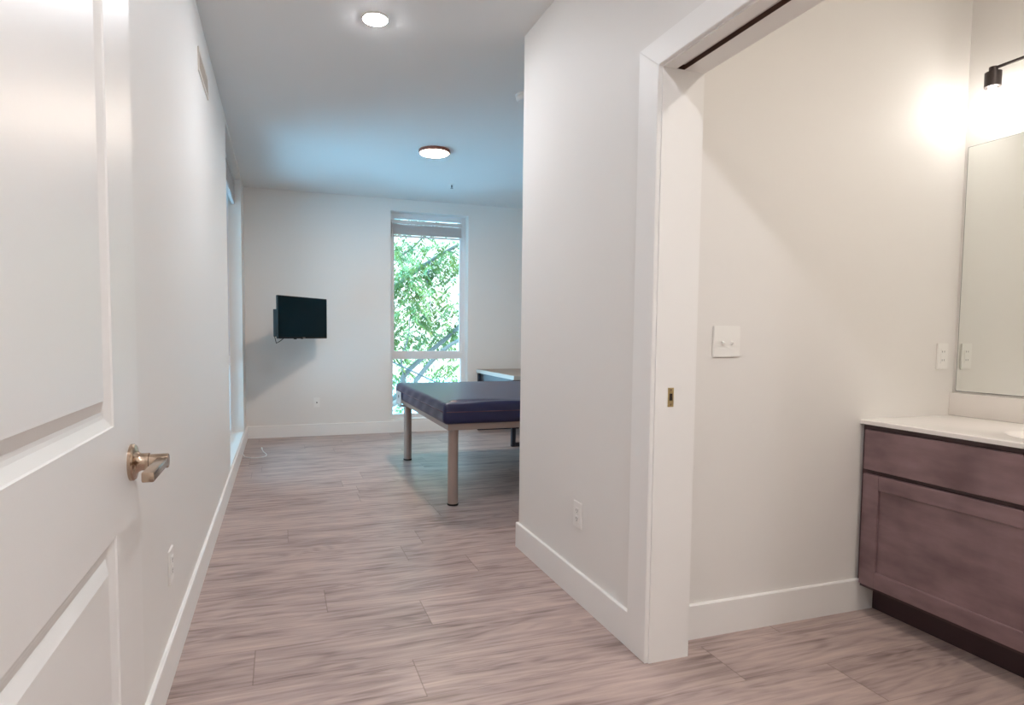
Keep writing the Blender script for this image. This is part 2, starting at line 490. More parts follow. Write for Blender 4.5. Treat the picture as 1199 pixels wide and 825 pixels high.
# ------------------------------------------------------------------ entry door, swung open against the left wall
XD, TD = -0.262, 0.044
DY0, DY1, DZ0, DZ1 = 0.41, 1.298, 0.012, 2.19
def panel_door():
    bm = B()
    x = XD
    # face grid with two recessed panels
    panels = [(DY0 + 0.175, 1.121, 1.084, 2.03), (DY0 + 0.175, 1.121, 0.20, 0.902)]
    ys = [DY0, panels[0][0], panels[0][1], DY1]
    zs_ = [DZ0, panels[1][2], panels[1][3], panels[0][2], panels[0][3], DZ1]
    def quad(a, b, c, d): bm.faces.new([bm.verts.new(p) for p in (a, b, c, d)])
    for side in (1, -1):
        xf = x if side == 1 else x - TD
        for i in range(3):
            for j in range(5):
                if i == 1 and j in (1, 3): continue
                quad((xf, ys[i], zs_[j]), (xf, ys[i + 1], zs_[j]), (xf, ys[i + 1], zs_[j + 1]), (xf, ys[i], zs_[j + 1]))
        for (a, b, c, d) in panels:
            # (inset, depth): square step, cove, flat groove, rise to a raised field
            prof = [(0, 0), (0.0015, 0.003), (0.016, 0.010), (0.022, 0.011), (0.028, 0.011), (0.046, 0.003), (0.048, 0.002)]
            rings = []
            for ins, dep in prof:
                xx = xf - side * dep
                rings.append([(xx, a + ins, c + ins), (xx, b - ins, c + ins), (xx, b - ins, d - ins), (xx, a + ins, d - ins)])
            for r, q in zip(rings, rings[1:]):
                for k in range(4):
                    quad(r[k], r[(k + 1) % 4], q[(k + 1) % 4], q[k])
            quad(*rings[-1])
    # edges
    for (p, q) in (((DY0, DZ0), (DY1, DZ0)), ((DY1, DZ0), (DY1, DZ1)), ((DY1, DZ1), (DY0, DZ1)), ((DY0, DZ1), (DY0, DZ0))):
        quad((x, p[0], p[1]), (x, q[0], q[1]), (x - TD, q[0], q[1]), (x - TD, p[0], p[1]))
    bmesh.ops.remove_doubles(bm, verts=bm.verts[:], dist=0.0002)
    return bm
door = struct('door_1', panel_door(), M_door, loc=(XD, DY0, 0), label='white two-panel entry door swung open against the left wall', cat='door')

def lever(parent, x, s):
    hy, hz = 1.232, 1.002
    bm = B()
    lathe(bm, [(0.0335, 0), (0.0335, 0.005), (0.031, 0.008), (0.024, 0.0095), (0.018, 0.013), (0.016, 0.017), (0.016, 0.030), (0.0, 0.030)], (x, hy, hz), 'x', 40, s)
    ro = obj('door_handle', bm, M_nickel, parent, auto=35)
    if s > 0: ro['label'] = 'satin nickel lever handle'
    bm = B()
    lathe(bm, [(0.0135, 0.0305), (0.0135, 0.060), (0.0125, 0.062), (0.0, 0.062)], (x, hy, hz), 'x', 28, s)
    # flat bar pointing back to the hinge side
    t = B()
    x0, x1 = x + s * 0.043, x + s * 0.062
    bbox(bm, min(x0, x1), max(x0, x1), hy - 0.138, hy + 0.002, hz - 0.0085, hz + 0.0085, 0.0025, 2)
    t.free()
    obj('lever', bm, M_nickel, ro, auto=35)
lever(door, XD, 1); lever(door, XD - TD, -1)
for z in (0.25, 1.1, 1.95):
    bm = B(); tube(bm, [(XD - TD - 0.004, DY0 - 0.006, z - 0.05), (XD - TD - 0.004, DY0 - 0.006, z + 0.05)], 0.0065, 12)
    obj('hinge', bm, M_nickel, door, auto=40)

# ------------------------------------------------------------------ windows
def window(name, o_axis, a0, a1, z0, z1, face, out, rail_z, label):
    """frame sits in the opening [a0,a1]x[z0,z1]; 'face' = room-side plane of the frame, 'out' = direction sign outward"""
    fw, fd = 0.05, 0.07
    def bx(bm, a, b, d0, d1, z, w):
        p, q = sorted((face + out * d0, face + out * d1))
        if o_axis == 'y': box(bm, a, b, p, q, z, w)
        else: box(bm, p, q, a, b, z, w)
    bm = B()
    bx(bm, a0, a0 + fw, 0, fd, z0, z1); bx(bm, a1 - fw, a1, 0, fd, z0, z1)
    bx(bm, a0 + fw, a1 - fw, 0, fd, z0, z0 + fw); bx(bm, a0 + fw, a1 - fw, 0, fd, z1 - fw, z1)
    fr = struct(name, bm, M_vinylframe, label=label, cat='window',
                loc=((a0 + a1) / 2, face, z0) if o_axis == 'y' else (face, (a0 + a1) / 2, z0))
    bm = B(); bx(bm, a0 + fw, a1 - fw, -0.006, fd, rail_z - 0.042, rail_z + 0.042); obj('meeting_rail', bm, M_vinylframe, fr)
    # upper sash
    bm = B(); sw = 0.02
    lo, hi = rail_z + 0.042, z1 - fw
    bx(bm, a0 + fw, a0 + fw + sw, 0.012, 0.05, lo, hi); bx(bm, a1 - fw - sw, a1 - fw, 0.012, 0.05, lo, hi)
    bx(bm, a0 + fw + sw, a1 - fw - sw, 0.012, 0.05, lo, lo + sw); bx(bm, a0 + fw + sw, a1 - fw - sw, 0.012, 0.05, hi - sw, hi)
    sa = obj('sash', bm, M_vinylframe, fr)
    bm = B(); bx(bm, a0 + fw + sw, a1 - fw - sw, 0.03, 0.034, lo + sw, hi - sw); obj('pane', bm, M_glass, sa)
    lo, hi = z0 + fw, rail_z - 0.042
    bm = B(); bx(bm, a0 + fw, a1 - fw, 0.03, 0.034, lo, hi); obj('pane', bm, M_glass, fr)
    return fr
window('window_1', 'y', WF['x0'], WF['x1'], WF['z0'], WF['z1'], YF + 0.135, 1, 0.962, 'tall white-framed window in the far wall beside the bed, tree outside')
window('window_2', 'x', WL['y0'], WL['y1'], WL['z0'], WL['z1'], XL - 0.125, -1, 0.962, 'tall window recessed in the left wall near the far corner')
# painted sills
bm = B(); box(bm, WF['x0'], WF['x1'], YF + 0.001, YF + 0.135, WF['z0'], WF['z0'] + 0.004); struct('trim_4', bm, M_trim)
bm = B(); box(bm, XL - 0.125, XL - 0.001, WL['y0'], WL['y1'], WL['z0'], WL['z0'] + 0.004); struct('trim_5', bm, M_trim)

def blind(label, axis, a0, a1, face, out, ztop, drop, wand_at):
    t = thing('window_blind', label, 'blind', ((a0 + a1) / 2, face, ztop - drop) if axis == 'y' else (face, (a0 + a1) / 2, ztop - drop), 'raised mini blinds')
    def bx(bm, a, b, d0, d1, z, w):
        p, q = sorted((face + out * d0, face + out * d1))
        if axis == 'y': box(bm, a, b, p, q, z, w)
        else: box(bm, p, q, a, b, z, w)
    bm = B(); bx(bm, a0, a1, 0, 0.04, ztop - 0.04, ztop); obj('headrail', bm, M_blind, t)
    bm = B()
    n = 26; z = ztop - 0.048
    st = (drop - 0.075) / n
    for i in range(n):
        dx = random.uniform(-0.0015, 0.0015)
        bx(bm, a0 + 0.006, a1 - 0.006, 0.006 + dx, 0.034 + dx, z - st * 0.62, z); z -= st
    obj('slat_stack', bm, M_blind, t)
    bm = B(); bx(bm, a0 + 0.006, a1 - 0.006, 0.005, 0.035, ztop - drop, ztop - drop + 0.018); obj('bottom_rail', bm, M_blind, t)
    bm = B()
    if axis == 'y': tube(bm, [(wand_at, face - 0.012, ztop - 0.035), (wand_at, face - 0.012, ztop - 1.15)], 0.004, 8)
    else: tube(bm, [(face + 0.012, wand_at, ztop - 0.035), (face + 0.012, wand_at, ztop - 1.15)], 0.004, 8)
    obj('wand', bm, M_white_plastic, t, smooth=True)
    return t
blind('white mini blind raised to the top of the far wall window', 'y', WF['x0'] + 0.012, WF['x1'] - 0.07, YF + 0.055, 1, WF['z1'] - 0.10, 0.205, WF['x0'] + 0.03)
blind('raised blind tucked inside the left wall window recess', 'x', WL['y0'] + 0.012, WL['y1'] - 0.012, XL - 0.055, -1, WL['z1'] - 0.03, 0.235, WL['y0'] + 0.08)

# ------------------------------------------------------------------ wall plates
def plate_frame(origin, normal):
    """returns function mapping (u right, v up, w out) to world for a wall plate; normal in +-x / +-y"""
    o = Vector(origin); n = Vector(normal); up = Vector((0, 0, 1)); u = up.cross(n)
    return lambda a, b, c: o + u * a + up * b + n * c
def plate_box(bm, F, u0, u1, v0, v1, w0, w1, bev=0.0):
    t = B(); box(t, u0, u1, v0, v1, w0, w1)
    if bev: bmesh.ops.bevel(t, geom=t.edges[:], offset=bev, segments=2, affect='EDGES')
    for v in t.verts: v.co = F(v.co.x, v.co.y, v.co.z)
    me = bpy.data.meshes.new('t'); t.to_mesh(me); t.free(); bm.from_mesh(me); bpy.data.meshes.remove(me)
def outlet(origin, normal, label, w=0.072, h=0.117, kind='duplex'):
    F = plate_frame(origin, normal)
    t = thing('wall_outlet', label, 'outlet', origin)
    bm = B(); plate_box(bm, F, -w / 2, w / 2, -h / 2, h / 2, 0.0, 0.007, 0.0022); obj('cover_plate', bm, M_white_plastic, t, auto=40)
    if kind == 'duplex':
        for dz in (0.0195, -0.0195):
            bm = B(); plate_box(bm, F, -0.0165, 0.0165, dz - 0.0145, dz + 0.0145, 0.005, 0.0092, 0.0012)
            r = obj('receptacle', bm, M_white_plastic, t, auto=40)
            for q in ((-0.0080, -0.0055, -0.002, 0.007), (0.0055, 0.0080, -0.002, 0.007), (-0.0022, 0.0022, -0.0095, -0.005)):
                bm = B(); plate_box(bm, F, q[0], q[1], dz + q[2], dz + q[3], 0.0088, 0.0096); obj('slot', bm, M_slot, r)
        bm = B(); plate_box(bm, F, -0.0025, 0.0025, -0.0025, 0.0025, 0.0068, 0.0082, 0.0005); obj('screw', bm, M_white_plastic, t)
    elif kind == 'decora':
        bm = B(); plate_box(bm, F, -0.0165, 0.0165, -0.034, 0.034, 0.005, 0.0092, 0.001)
        r = obj('receptacle', bm, M_white_plastic, t, auto=40)
        for dz in (0.02, -0.02):
            for q in (-0.0080, 0.0055):
                bm = B(); plate_box(bm, F, q, q + 0.0025, dz - 0.002, dz + 0.006, 0.0088, 0.0095); obj('slot', bm, M_slot, r)
    else:  # coaxial jack
        bm = B(); plate_box(bm, F, -0.008, 0.008, -0.008, 0.008, 0.006, 0.012, 0.003)
        o = obj('coaxial_jack', bm, M_slot, t); o['label'] = 'dark round cable jack'
    return t
outlet((XL, 2.383, 0.396), (1, 0, 0), 'white duplex outlet low on the left wall past the open door', 0.08, 0.125)
outlet((XR, 2.486, 0.405), (-1, 0, 0), 'white duplex outlet low on the right wall by the doorway casing', 0.082, 0.122)
outlet((2.961, YB, 1.156), (0, -1, 0), 'white outlet on the bathroom wall close to the mirror', 0.072, 0.122, 'decora')
outlet((0.408, YF, 0.405), (0, -1, 0), 'small white cable plate on the far wall below the television', 0.072, 0.117, 'coax')

F = plate_frame((1.722, YB, 1.220), (0, -1, 0))
t = thing('light_switch', 'white double toggle light switch on the bathroom wall', 'light switch', (1.722, YB, 1.220))
bm = B(); plate_box(bm, F, -0.067, 0.067, -0.064, 0.064, 0.0, 0.008, 0.003); obj('cover_plate', bm, M_white_plastic, t, auto=40)
for du in (-0.023, 0.023):
    bm = B(); plate_box(bm, F, du - 0.0052, du + 0.0052, -0.012, 0.012, 0.0078, 0.0086, 0.0003)
    o = obj('toggle', bm, M_white_plastic, t)
    bm = B()
    prof = [(-0.002, 0.0085), (0.004, 0.0205), (0.011, 0.0185), (0.0115, 0.0085)]
    vs0 = [bm.verts.new(F(du - 0.0042, -(a), b)) for a, b in prof]; vs1 = [bm.verts.new(F(du + 0.0042, -(a), b)) for a, b in prof]
    bm.faces.new(vs0); bm.faces.new(vs1[::-1])
    for i in range(4): bm.faces.new((vs0[i], vs0[(i + 1) % 4], vs1[(i + 1) % 4], vs1[i]))
    obj('toggle_lever', bm, M_white_plastic, o)
    for dv in (0.030, -0.030):
        bm = B(); plate_box(bm, F, du - 0.0028, du + 0.0028, dv - 0.0028, dv + 0.0028, 0.0078, 0.0088, 0.0004); obj('screw', bm, M_white_plastic, t)

# ------------------------------------------------------------------ air grille on the left wall
t = thing('air_vent', 'louvred air return grille high on the left wall', 'vent', (XL, 3.685, 2.585))
vy0, vy1, vz0, vz1 = 3.47, 3.90, 2.585, 2.705
bm = B(); fw = 0.016
box(bm, XL, XL + 0.006, vy0, vy1, vz0, vz0 + fw); box(bm, XL, XL + 0.006, vy0, vy1, vz1 - fw, vz1)
box(bm, XL, XL + 0.006, vy0, vy0 + fw, vz0 + fw, vz1 - fw); box(bm, XL, XL + 0.006, vy1 - fw, vy1, vz0 + fw, vz1 - fw)
obj('grille_frame', bm, M_vent, t)
bm = B(); box(bm, XL + 0.0004, XL + 0.001, vy0 + fw, vy1 - fw, vz0 + fw, vz1 - fw); obj('duct_shade', bm, M_ventshade, t)  # dark sheet stands for the shaded duct behind the louvres
bm = B(); n = 22
for i in range(n):
    y = vy0 + fw + (i + 0.5) * (vy1 - vy0 - 2 * fw) / n
    prism(bm, [(XL + 0.001, y + 0.004), (XL + 0.006, y - 0.002), (XL + 0.0066, y - 0.001), (XL + 0.0016, y + 0.005)], vz0 + fw, vz1 - fw, 'z')
obj('louvres', bm, M_vent, t)

# ------------------------------------------------------------------ ceiling fittings
def ceiling_lamp(label, x, y, r, hgt, mrim, mglow, rim):
    t = thing('ceiling_light', label, 'ceiling light', (x, y, H))
    bm = B()
    lathe(bm, [(r, 0), (r, hgt * 0.7), (r - 0.004, hgt), (r - rim, hgt), (r - rim, hgt - 0.003)], (x, y, H), 'z', 48, -1)
    obj('trim_ring', bm, mrim, t, auto=40)
    bm = B()
    rr = r - rim
    lathe(bm, [(rr, hgt - 0.0025), (rr * 0.96, hgt + 0.002), (rr * 0.7, hgt + 0.005), (0, hgt + 0.006)], (x, y, H), 'z', 48, -1)
    obj('diffuser', bm, mglow, t, smooth=True)
    return t
ceiling_lamp('small round recessed ceiling light in the passage', 0.494, 3.308, 0.074, 0.006, M_rim_white, M_lamp_small, 0.010)
ceiling_lamp('large round disc ceiling light with rim painted reddish as in shadow, over the bed', 1.345, 5.434, 0.142, 0.028, M_rim_shade, M_lamp_big, 0.012)
ceiling_lamp('added unseen fill light in ceiling lamp shape, nearest the entry door', 0.494, 0.35, 0.074, 0.006, M_rim_white, M_lamp_small, 0.010)  # unseen lamp added to brighten the passage

ceiling_lamp('added unseen fill light in ceiling lamp shape, behind the entry door', 0.494, -0.85, 0.074, 0.006, M_rim_white, M_lamp_small, 0.010)  # another unseen lamp, added to lift the lower walls
t = thing('smoke_detector', 'white round smoke detector on the ceiling behind the wall corner', 'smoke detector', (1.632, 3.99, H))
bm = B(); lathe(bm, [(0.066, 0), (0.066, 0.010), (0.063, 0.012)], (1.632, 3.99, H), 'z', 40, -1); obj('mounting_base', bm, M_smoke, t, auto=40)
bm = B(); lathe(bm, [(0.058, 0.012), (0.060, 0.018), (0.058, 0.032), (0.046, 0.044), (0.0, 0.046)], (1.632, 3.99, H), 'z', 40, -1); obj('cover', bm, M_smoke, t, auto=40)

t = thing('fire_sprinkler', 'small metal fire sprinkler on the ceiling beyond the disc light', 'sprinkler', (1.831, 6.585, H))
bm = B(); lathe(bm, [(0.03, 0), (0.03, 0.003), (0.024, 0.006), (0.0, 0.006)], (1.831, 6.585, H), 'z', 24, -1); obj('ceiling_plate', bm, M_rim_white, t, auto=40)
bm = B(); lathe(bm, [(0.008, 0.006), (0.008, 0.03), (0.005, 0.032), (0.005, 0.04), (0.0, 0.04)], (1.831, 6.585, H), 'z', 16, -1)
lathe(bm, [(0.016, 0.040), (0.016, 0.042), (0.0, 0.042)], (1.831, 6.585, H), 'z', 16, -1); obj('spray_head', bm, M_sprink, t, auto=40)

# ------------------------------------------------------------------ television on a swing arm
PL = Vector((-0.023, 6.665, 0)); PR = Vector((0.516, 7.245, 0))
tx = (PR - PL).normalized(); tn = Vector((tx.y, -tx.x, 0))    # tn points to the camera side
if tn.y > 0: tn = -tn
TZ0, TZ1 = 1.181, 1.637
TW = (PR - PL).length
def tvp(a, d, z): return PL + tx * a - tn * d + Vector((0, 0, z))     # d = distance behind the screen face
def tvbox(bm, a0, a1, d0, d1, z0, z1, bev=0.0):
    t = B(); box(t, a0, a1, d0, d1, z0, z1)
    if bev: bmesh.ops.bevel(t, geom=t.edges[:], offset=bev, segments=2, affect='EDGES')
    for v in t.verts: v.co = tvp(v.co.x, v.co.y, v.co.z)
    me = bpy.data.meshes.new('t'); t.to_mesh(me); t.free(); bm.from_mesh(me); bpy.data.meshes.remove(me)
tv = thing('television', 'black flat screen television on a swing arm, far wall left of the window', 'television', tvp(TW / 2, 0, TZ0))
bm = B(); tvbox(bm, 0, TW, 0.0, 0.03, TZ0, TZ1, 0.004); tvbox(bm, 0.1, TW - 0.1, 0.0302, 0.055, TZ0 + 0.03, TZ1 - 0.14, 0.006)
obj('housing', bm, M_black, tv)
bm = B(); tvbox(bm, 0.009, TW - 0.009, -0.0012, 0.0, TZ0 + 0.02, TZ1 - 0.009); obj('screen', bm, M_screen, tv)
bm = B(); tvbox(bm, TW / 2 - 0.02, TW / 2 + 0.02, -0.0016, 0.0, TZ0 + 0.006, TZ0 + 0.014); o = obj('badge', bm, M_taupe, tv)
for a0, a1, dz in ((0.32, 0.36, 0.008), (0.46, 0.49, 0.005)):
    bm = B(); tvbox(bm, TW * a0, TW * a1, 0.004, 0.02, TZ0 - dz, TZ0 + 0.001); obj('sensor', bm, M_black, tv)
bm = B()
tube(bm, [tvp(0.14, 0.05, TZ0 + 0.10), tvp(0.05, 0.085, TZ0 + 0.085), tvp(0.03, 0.08, TZ0 + 0.02), tvp(0.055, 0.08, TZ0 - 0.05), tvp(0.10, 0.075, TZ0 - 0.03), tvp(0.16, 0.07, TZ0 + 0.005)], 0.004, 8)
obj('power_cord', bm, M_black, tv, smooth=True)
mount = thing('tv_wall_mount', 'black swing arm bracket holding the television to the far wall', 'tv mount', (0.32, YF, 1.4))
bm = B(); bbox(bm, 0.27, 0.37, YF - 0.016, YF, 1.30, 1.52, 0.003); obj('wall_plate', bm, M_black, mount)
elbow = Vector((0.36, YF - 0.17, 1.42)); head = tvp(TW / 2, 0.105, 1.42)
bm = B(); tube(bm, [(0.32, YF - 0.022, 1.42), elbow], 0.016, 10); obj('arm', bm, M_black, mount, auto=40)
bm = B(); tube(bm, [elbow + Vector((0, 0, 0.034)), head + Vector((0, 0, 0.034))], 0.016, 10); tube(bm, [elbow + Vector((0, 0, -0.016)), elbow + Vector((0, 0, 0.05))], 0.018, 12); obj('arm', bm, M_black, mount, auto=40)
bm = B()
tvbox(bm, 0.03, TW - 0.05, 0.075, 0.095, 1.40, 1.44, 0.002)
for a in (0.028, TW - 0.2):
    tvbox(bm, a, a + 0.024, 0.0555, 0.096, TZ0 + 0.02, TZ0 + 0.31, 0.002)
obj('tilt_rails', bm, M_black, mount)

# ------------------------------------------------------------------ bed: metal platform with round legs + mattress
BX0, BX1, BY0, BY1 = 1.125, 3.02, 4.115, 5.885
bed = thing('bed_frame', 'taupe metal platform bed frame on round legs under the navy mattress', 'bed', ((BX0 + BX1) / 2, (BY0 + BY1) / 2, 0))
bm = B()
z0, z1 = 0.556, 0.603
bbox(bm, BX0, BX1, BY0, BY0 + 0.03, z0, z1, 0.003); bbox(bm, BX0, BX1, BY1 - 0.03, BY1, z0, z1, 0.003)
bbox(bm, BX0, BX0 + 0.03, BY0 + 0.03, BY1 - 0.03, z0, z1, 0.003); bbox(bm, BX1 - 0.03, BX1, BY0 + 0.03, BY1 - 0.03, z0, z1, 0.003)
obj('side_rails', bm, M_taupe, bed)
bm = B(); box(bm, BX0 + 0.03, BX1 - 0.03, BY0 + 0.03, BY1 - 0.03, 0.585, 0.602); obj('deck_panel', bm, M_taupe, bed)
for x in (1.181, 2.93):
    for y in (4.172, 5.817):
        bm = B(); lathe(bm, [(0.038, 0.014), (0.038, 0.5845), (0.0, 0.5845)], (x, y, 0), 'z', 32); lg = obj('leg', bm, M_taupe, bed, auto=40)
        bm = B(); lathe(bm, [(0.039, 0.0), (0.041, 0.003), (0.040, 0.0138), (0.0, 0.0138)], (x, y, 0), 'z', 32); obj('foot_cap', bm, M_foot, lg, auto=40)
bm = B()
# retaining plates standing up beside the mattress at the far left and far right corners
bbox(bm, BX0 - 0.056, BX0 - 0.050, 5.60, 5.80, 0.575, 0.69, 0.0015, 1)
bbox(bm, BX0 - 0.056, BX0 + 0.02, 5.62, 5.78, 0.548, 0.555, 0.0015, 1)
br = obj('retaining_plate', bm, M_bracket, bed); br['label'] = 'pale metal retaining plate with a dark hole'
bm = B(); lathe(bm, [(0.016, 0), (0.016, 0.0008), (0.0, 0.0008)], (BX0 - 0.056, 5.70, 0.645), 'x', 20, -1); obj('bolt_hole', bm, M_darkhole, br)

# mattress with rounded edge and a crumpled cover fold at the near corner
MX0, MX1, MY0, MY1, MZ0, MZ1 = 1.088, 3.06, 4.075, 5.925, 0.604, 0.757
def mattress():
    bm = B()
    nx, ny, nz = 110, 110, 8
    # surface of a box as grid, then rounded
    def pt(i, j, k):
        return Vector((MX0 + (MX1 - MX0) * i / nx, MY0 + (MY1 - MY0) * j / ny, MZ0 + (MZ1 - MZ0) * k / nz))
    cache = {}
    def v(i, j, k):
        if (i, j, k) not in cache:
            p = pt(i, j, k)
            r = 0.024
            q = Vector((min(max(p.x, MX0 + r), MX1 - r), min(max(p.y, MY0 + r), MY1 - r), min(max(p.z, MZ0 + r), MZ1 - r)))
            d = p - q
            if d.length > 1e-9: p = q + d.normalized() * min(r, d.length if d.length < r else r)
            # soft crown
            u, w = i / nx, j / ny
            if k == nz:
                p.z += 0.006 * (math.sin(math.pi * u) * math.sin(math.pi * w)) ** 0.5
                # fold of loose cover near the near-left corner
                x, y = p.x - MX0, p.y - MY0
                ridge = math.exp(-((y - 0.075 - 0.05 * x) / 0.026) ** 2) * (1 / (1 + math.exp(-(x - 0.06) / 0.012))) * math.exp(-(x / 0.42) ** 2)
                p.z += 0.022 * ridge - 0.014 * math.exp(-((y - 0.14 - 0.05 * x) / 0.03) ** 2) * math.exp(-((x - 0.25) / 0.16) ** 2)
                p.z += 0.004 * math.sin(9 * x + 4) * math.exp(-(y / 0.25) ** 2)
            if i == 0 or j == 0:
                s = k / nz
                if 0 < s < 1:
                    bulge = 0.006 * math.sin(math.pi * s) + 0.0025 * math.sin(23 * (p.x + p.y) + 6 * s)
                    if i == 0: p.x -= bulge
                    if j == 0: p.y -= bulge
            cache[(i, j, k)] = bm.verts.new(p)
        return cache[(i, j, k)]
    for i in range(nx):
        for j in range(ny):
            for k in (0, nz):
                bm.faces.new((v(i, j, k), v(i + 1, j, k), v(i + 1, j + 1, k), v(i, j + 1, k)))
    for k in range(nz):
        for i in range(nx):
            for j in (0, ny):
                bm.faces.new((v(i, j, k), v(i + 1, j, k), v(i + 1, j, k + 1), v(i, j, k + 1)))
        for j in range(ny):
            for i in (0, nx):
                bm.faces.new((v(i, j, k), v(i, j + 1, k), v(i, j + 1, k + 1), v(i, j, k + 1)))
    return bm
ma = obj('mattress', mattress(), M_vinyl, smooth=True)
tag(ma, 'navy blue vinyl mattress lying on the metal bed frame', 'mattress')
bm = B(); zz = MZ0 + 0.088
e = 0.0055
tube(bm, [(MX0 - e, MY1 - 0.03, zz), (MX0 - e, MY0 + 0.02, zz), (MX0 + 0.018, MY0 - e, zz), (MX1 - 0.03, MY0 - e, zz)], 0.0032, 8)
o = obj('seam_piping', bm, M_zip, ma, smooth=True); o['label'] = 'brownish seam around the mattress side'

# ------------------------------------------------------------------ desk in the far right corner (mostly behind the bed)
DX0, DX1, DYA, DYB, DZT = 2.42, 3.05, 6.13, 7.46, 0.792
desk = thing('desk', 'long desk with edge painted pale as window-lit and dark sled legs behind the bed', 'desk', ((DX0 + DX1) / 2, (DYA + DYB) / 2, 0))
bm = B(); bbox(bm, DX0 + 0.004, DX1, DYA + 0.004, DYB, DZT - 0.045, DZT, 0.001, 1); obj('desktop', bm, M_desk, desk)
bm = B(); box(bm, DX0, DX0 + 0.0035, DYA, DYB, DZT - 0.046, DZT - 0.001); box(bm, DX0 + 0.004, DX1, DYA, DYA + 0.0035, DZT - 0.046, DZT - 0.001)
o = obj('lit_edge', bm, M_deskedge_lit, desk); o['label'] = 'desktop edge with window light painted in'
bm = B(); bbox(bm, DX0 + 0.03, DX1 - 0.03, DYA + 0.02, DYA + 0.04, 0.62, DZT - 0.048, 0.001, 1); bbox(bm, DX0 + 0.03, DX0 + 0.05, DYA + 0.05, DYB - 0.01, 0.64, DZT - 0.048, 0.001, 1)
obj('apron', bm, M_deskmetal, desk)
for y in (DYA + 0.045, DYB - 0.075):
    bm = B()
    s = 0.045
    bbox(bm, DX0 + 0.005, DX0 + 0.005 + s, y, y + s, 0.0, DZT - 0.048, 0.002, 1); bbox(bm, DX1 - 0.05 - s, DX1 - 0.05, y, y + s, 0.0, DZT - 0.048, 0.002, 1)
    bbox(bm, DX0 + 0.005 + s, DX1 - 0.05 - s, y, y + s, 0.0, s, 0.002, 1)
    obj('sled_leg', bm, M_deskmetal, desk)

# ------------------------------------------------------------------ loose white cord on the floor
bm = B()
def crv(pts, n=8):
    out = []
    P = [Vector(p) for p in pts]
    P = [P[0]] + P + [P[-1]]
    for i in range(1, len(P) - 2):
        for k in range(n):
            s = k / n
            a, b, c, d = P[i - 1], P[i], P[i + 1], P[i + 2]
            out.append(0.5 * ((2 * b) + (-a + c) * s + (2 * a - 5 * b + 4 * c - d) * s * s + (-a + 3 * b - 3 * c + d) * s ** 3))
    out.append(P[-2])
    return out
zc = 0.0042
tube(bm, crv([(XL + BT + 0.008, 6.43, 0.02), (-0.345, 6.38, zc), (-0.258, 6.292, zc), (-0.17, 6.335, zc), (-0.148, 6.44, zc), (-0.18, 6.6, zc), (-0.196, 6.72, zc), (-0.2, 6.76, zc)]), 0.004, 8)
cord = tag(obj('coaxial_cord', bm, M_cord, smooth=True), 'loose white cord curling on the floor by the far left corner', 'cord')
bm = B(); tube(bm, [(-0.2, 6.762, 0.0085), (-0.204, 6.80, 0.0085)], 0.0082, 10); obj('plug', bm, M_white_plastic, cord, auto=40)

# ------------------------------------------------------------------ bathroom vanity
VX = 2.474                       # door / drawer face plane
VYE = 0.95                       # near end of the vanity
van = thing('vanity_cabinet', 'dark stained wooden vanity cabinet against the bathroom wall', 'cabinet', ((VX + XM) / 2, (YB + VYE) / 2, 0))
bm = B()
vb0, vb1, va, vb = 0.118, 0.8545, VYE, YB - 0.002
box(bm, VX + 0.020, XM - 0.002, va, va + 0.018, vb0, vb1); box(bm, VX + 0.020, XM - 0.002, vb - 0.018, vb, vb0, vb1)
box(bm, XM - 0.012, XM - 0.002, va + 0.018, vb - 0.018, vb0, vb1); box(bm, VX + 0.020, XM - 0.012, va + 0.018, vb - 0.018, vb0, vb0 + 0.018)
box(bm, VX + 0.020, VX + 0.036, va + 0.018, vb - 0.018, vb0 + 0.018, vb1)
obj('body', bm, M_carcass, van)
bm = B(); box(bm, 2.576, XM - 0.002, VYE + 0.002, YB - 0.004, 0.0, 0.1175); obj('toe_kick', bm, M_kick, van)
dy1, dy0 = 1.998, VYE + 0.02
bm = B(); bbox(bm, VX, VX + 0.0195, dy0, dy1, 0.656, 0.833, 0.0025, 2); obj('drawer', bm, M_stain, van)
def shaker(y0, y1, z0, z1, rl=0.074):
    bm = B()
    a = [(y0, z0), (y1, z0), (y1, z1), (y0, z1)]
    xf, xb = VX, VX + 0.0195
    y2, y3, z2, z3 = y0 + rl, y1 - rl, z0 + rl - 0.002, z1 - rl + 0.01
    bbox(bm, xf, xb, y0, y2, z0, z1, 0.003, 2); bbox(bm, xf, xb, y3, y1, z0, z1, 0.003, 2)
    bbox(bm, xf, xb, y2 - 0.0004, y3 + 0.0004, z0, z2, 0.0035, 2); bbox(bm, xf, xb, y2 - 0.0004, y3 + 0.0004, z3, z1, 0.003, 2)
    return bm, (y2, y3, z2, z3)
bm, (y2, y3, z2, z3) = shaker(dy0, dy1, 0.135, 0.637)
dr = obj('door', bm, M_stain, van)
bm = B(); box(bm, VX + 0.0105, VX + 0.0165, y2 - 0.002, y3 + 0.002, z2 - 0.002, z3 + 0.002); obj('panel', bm, M_stain, dr)

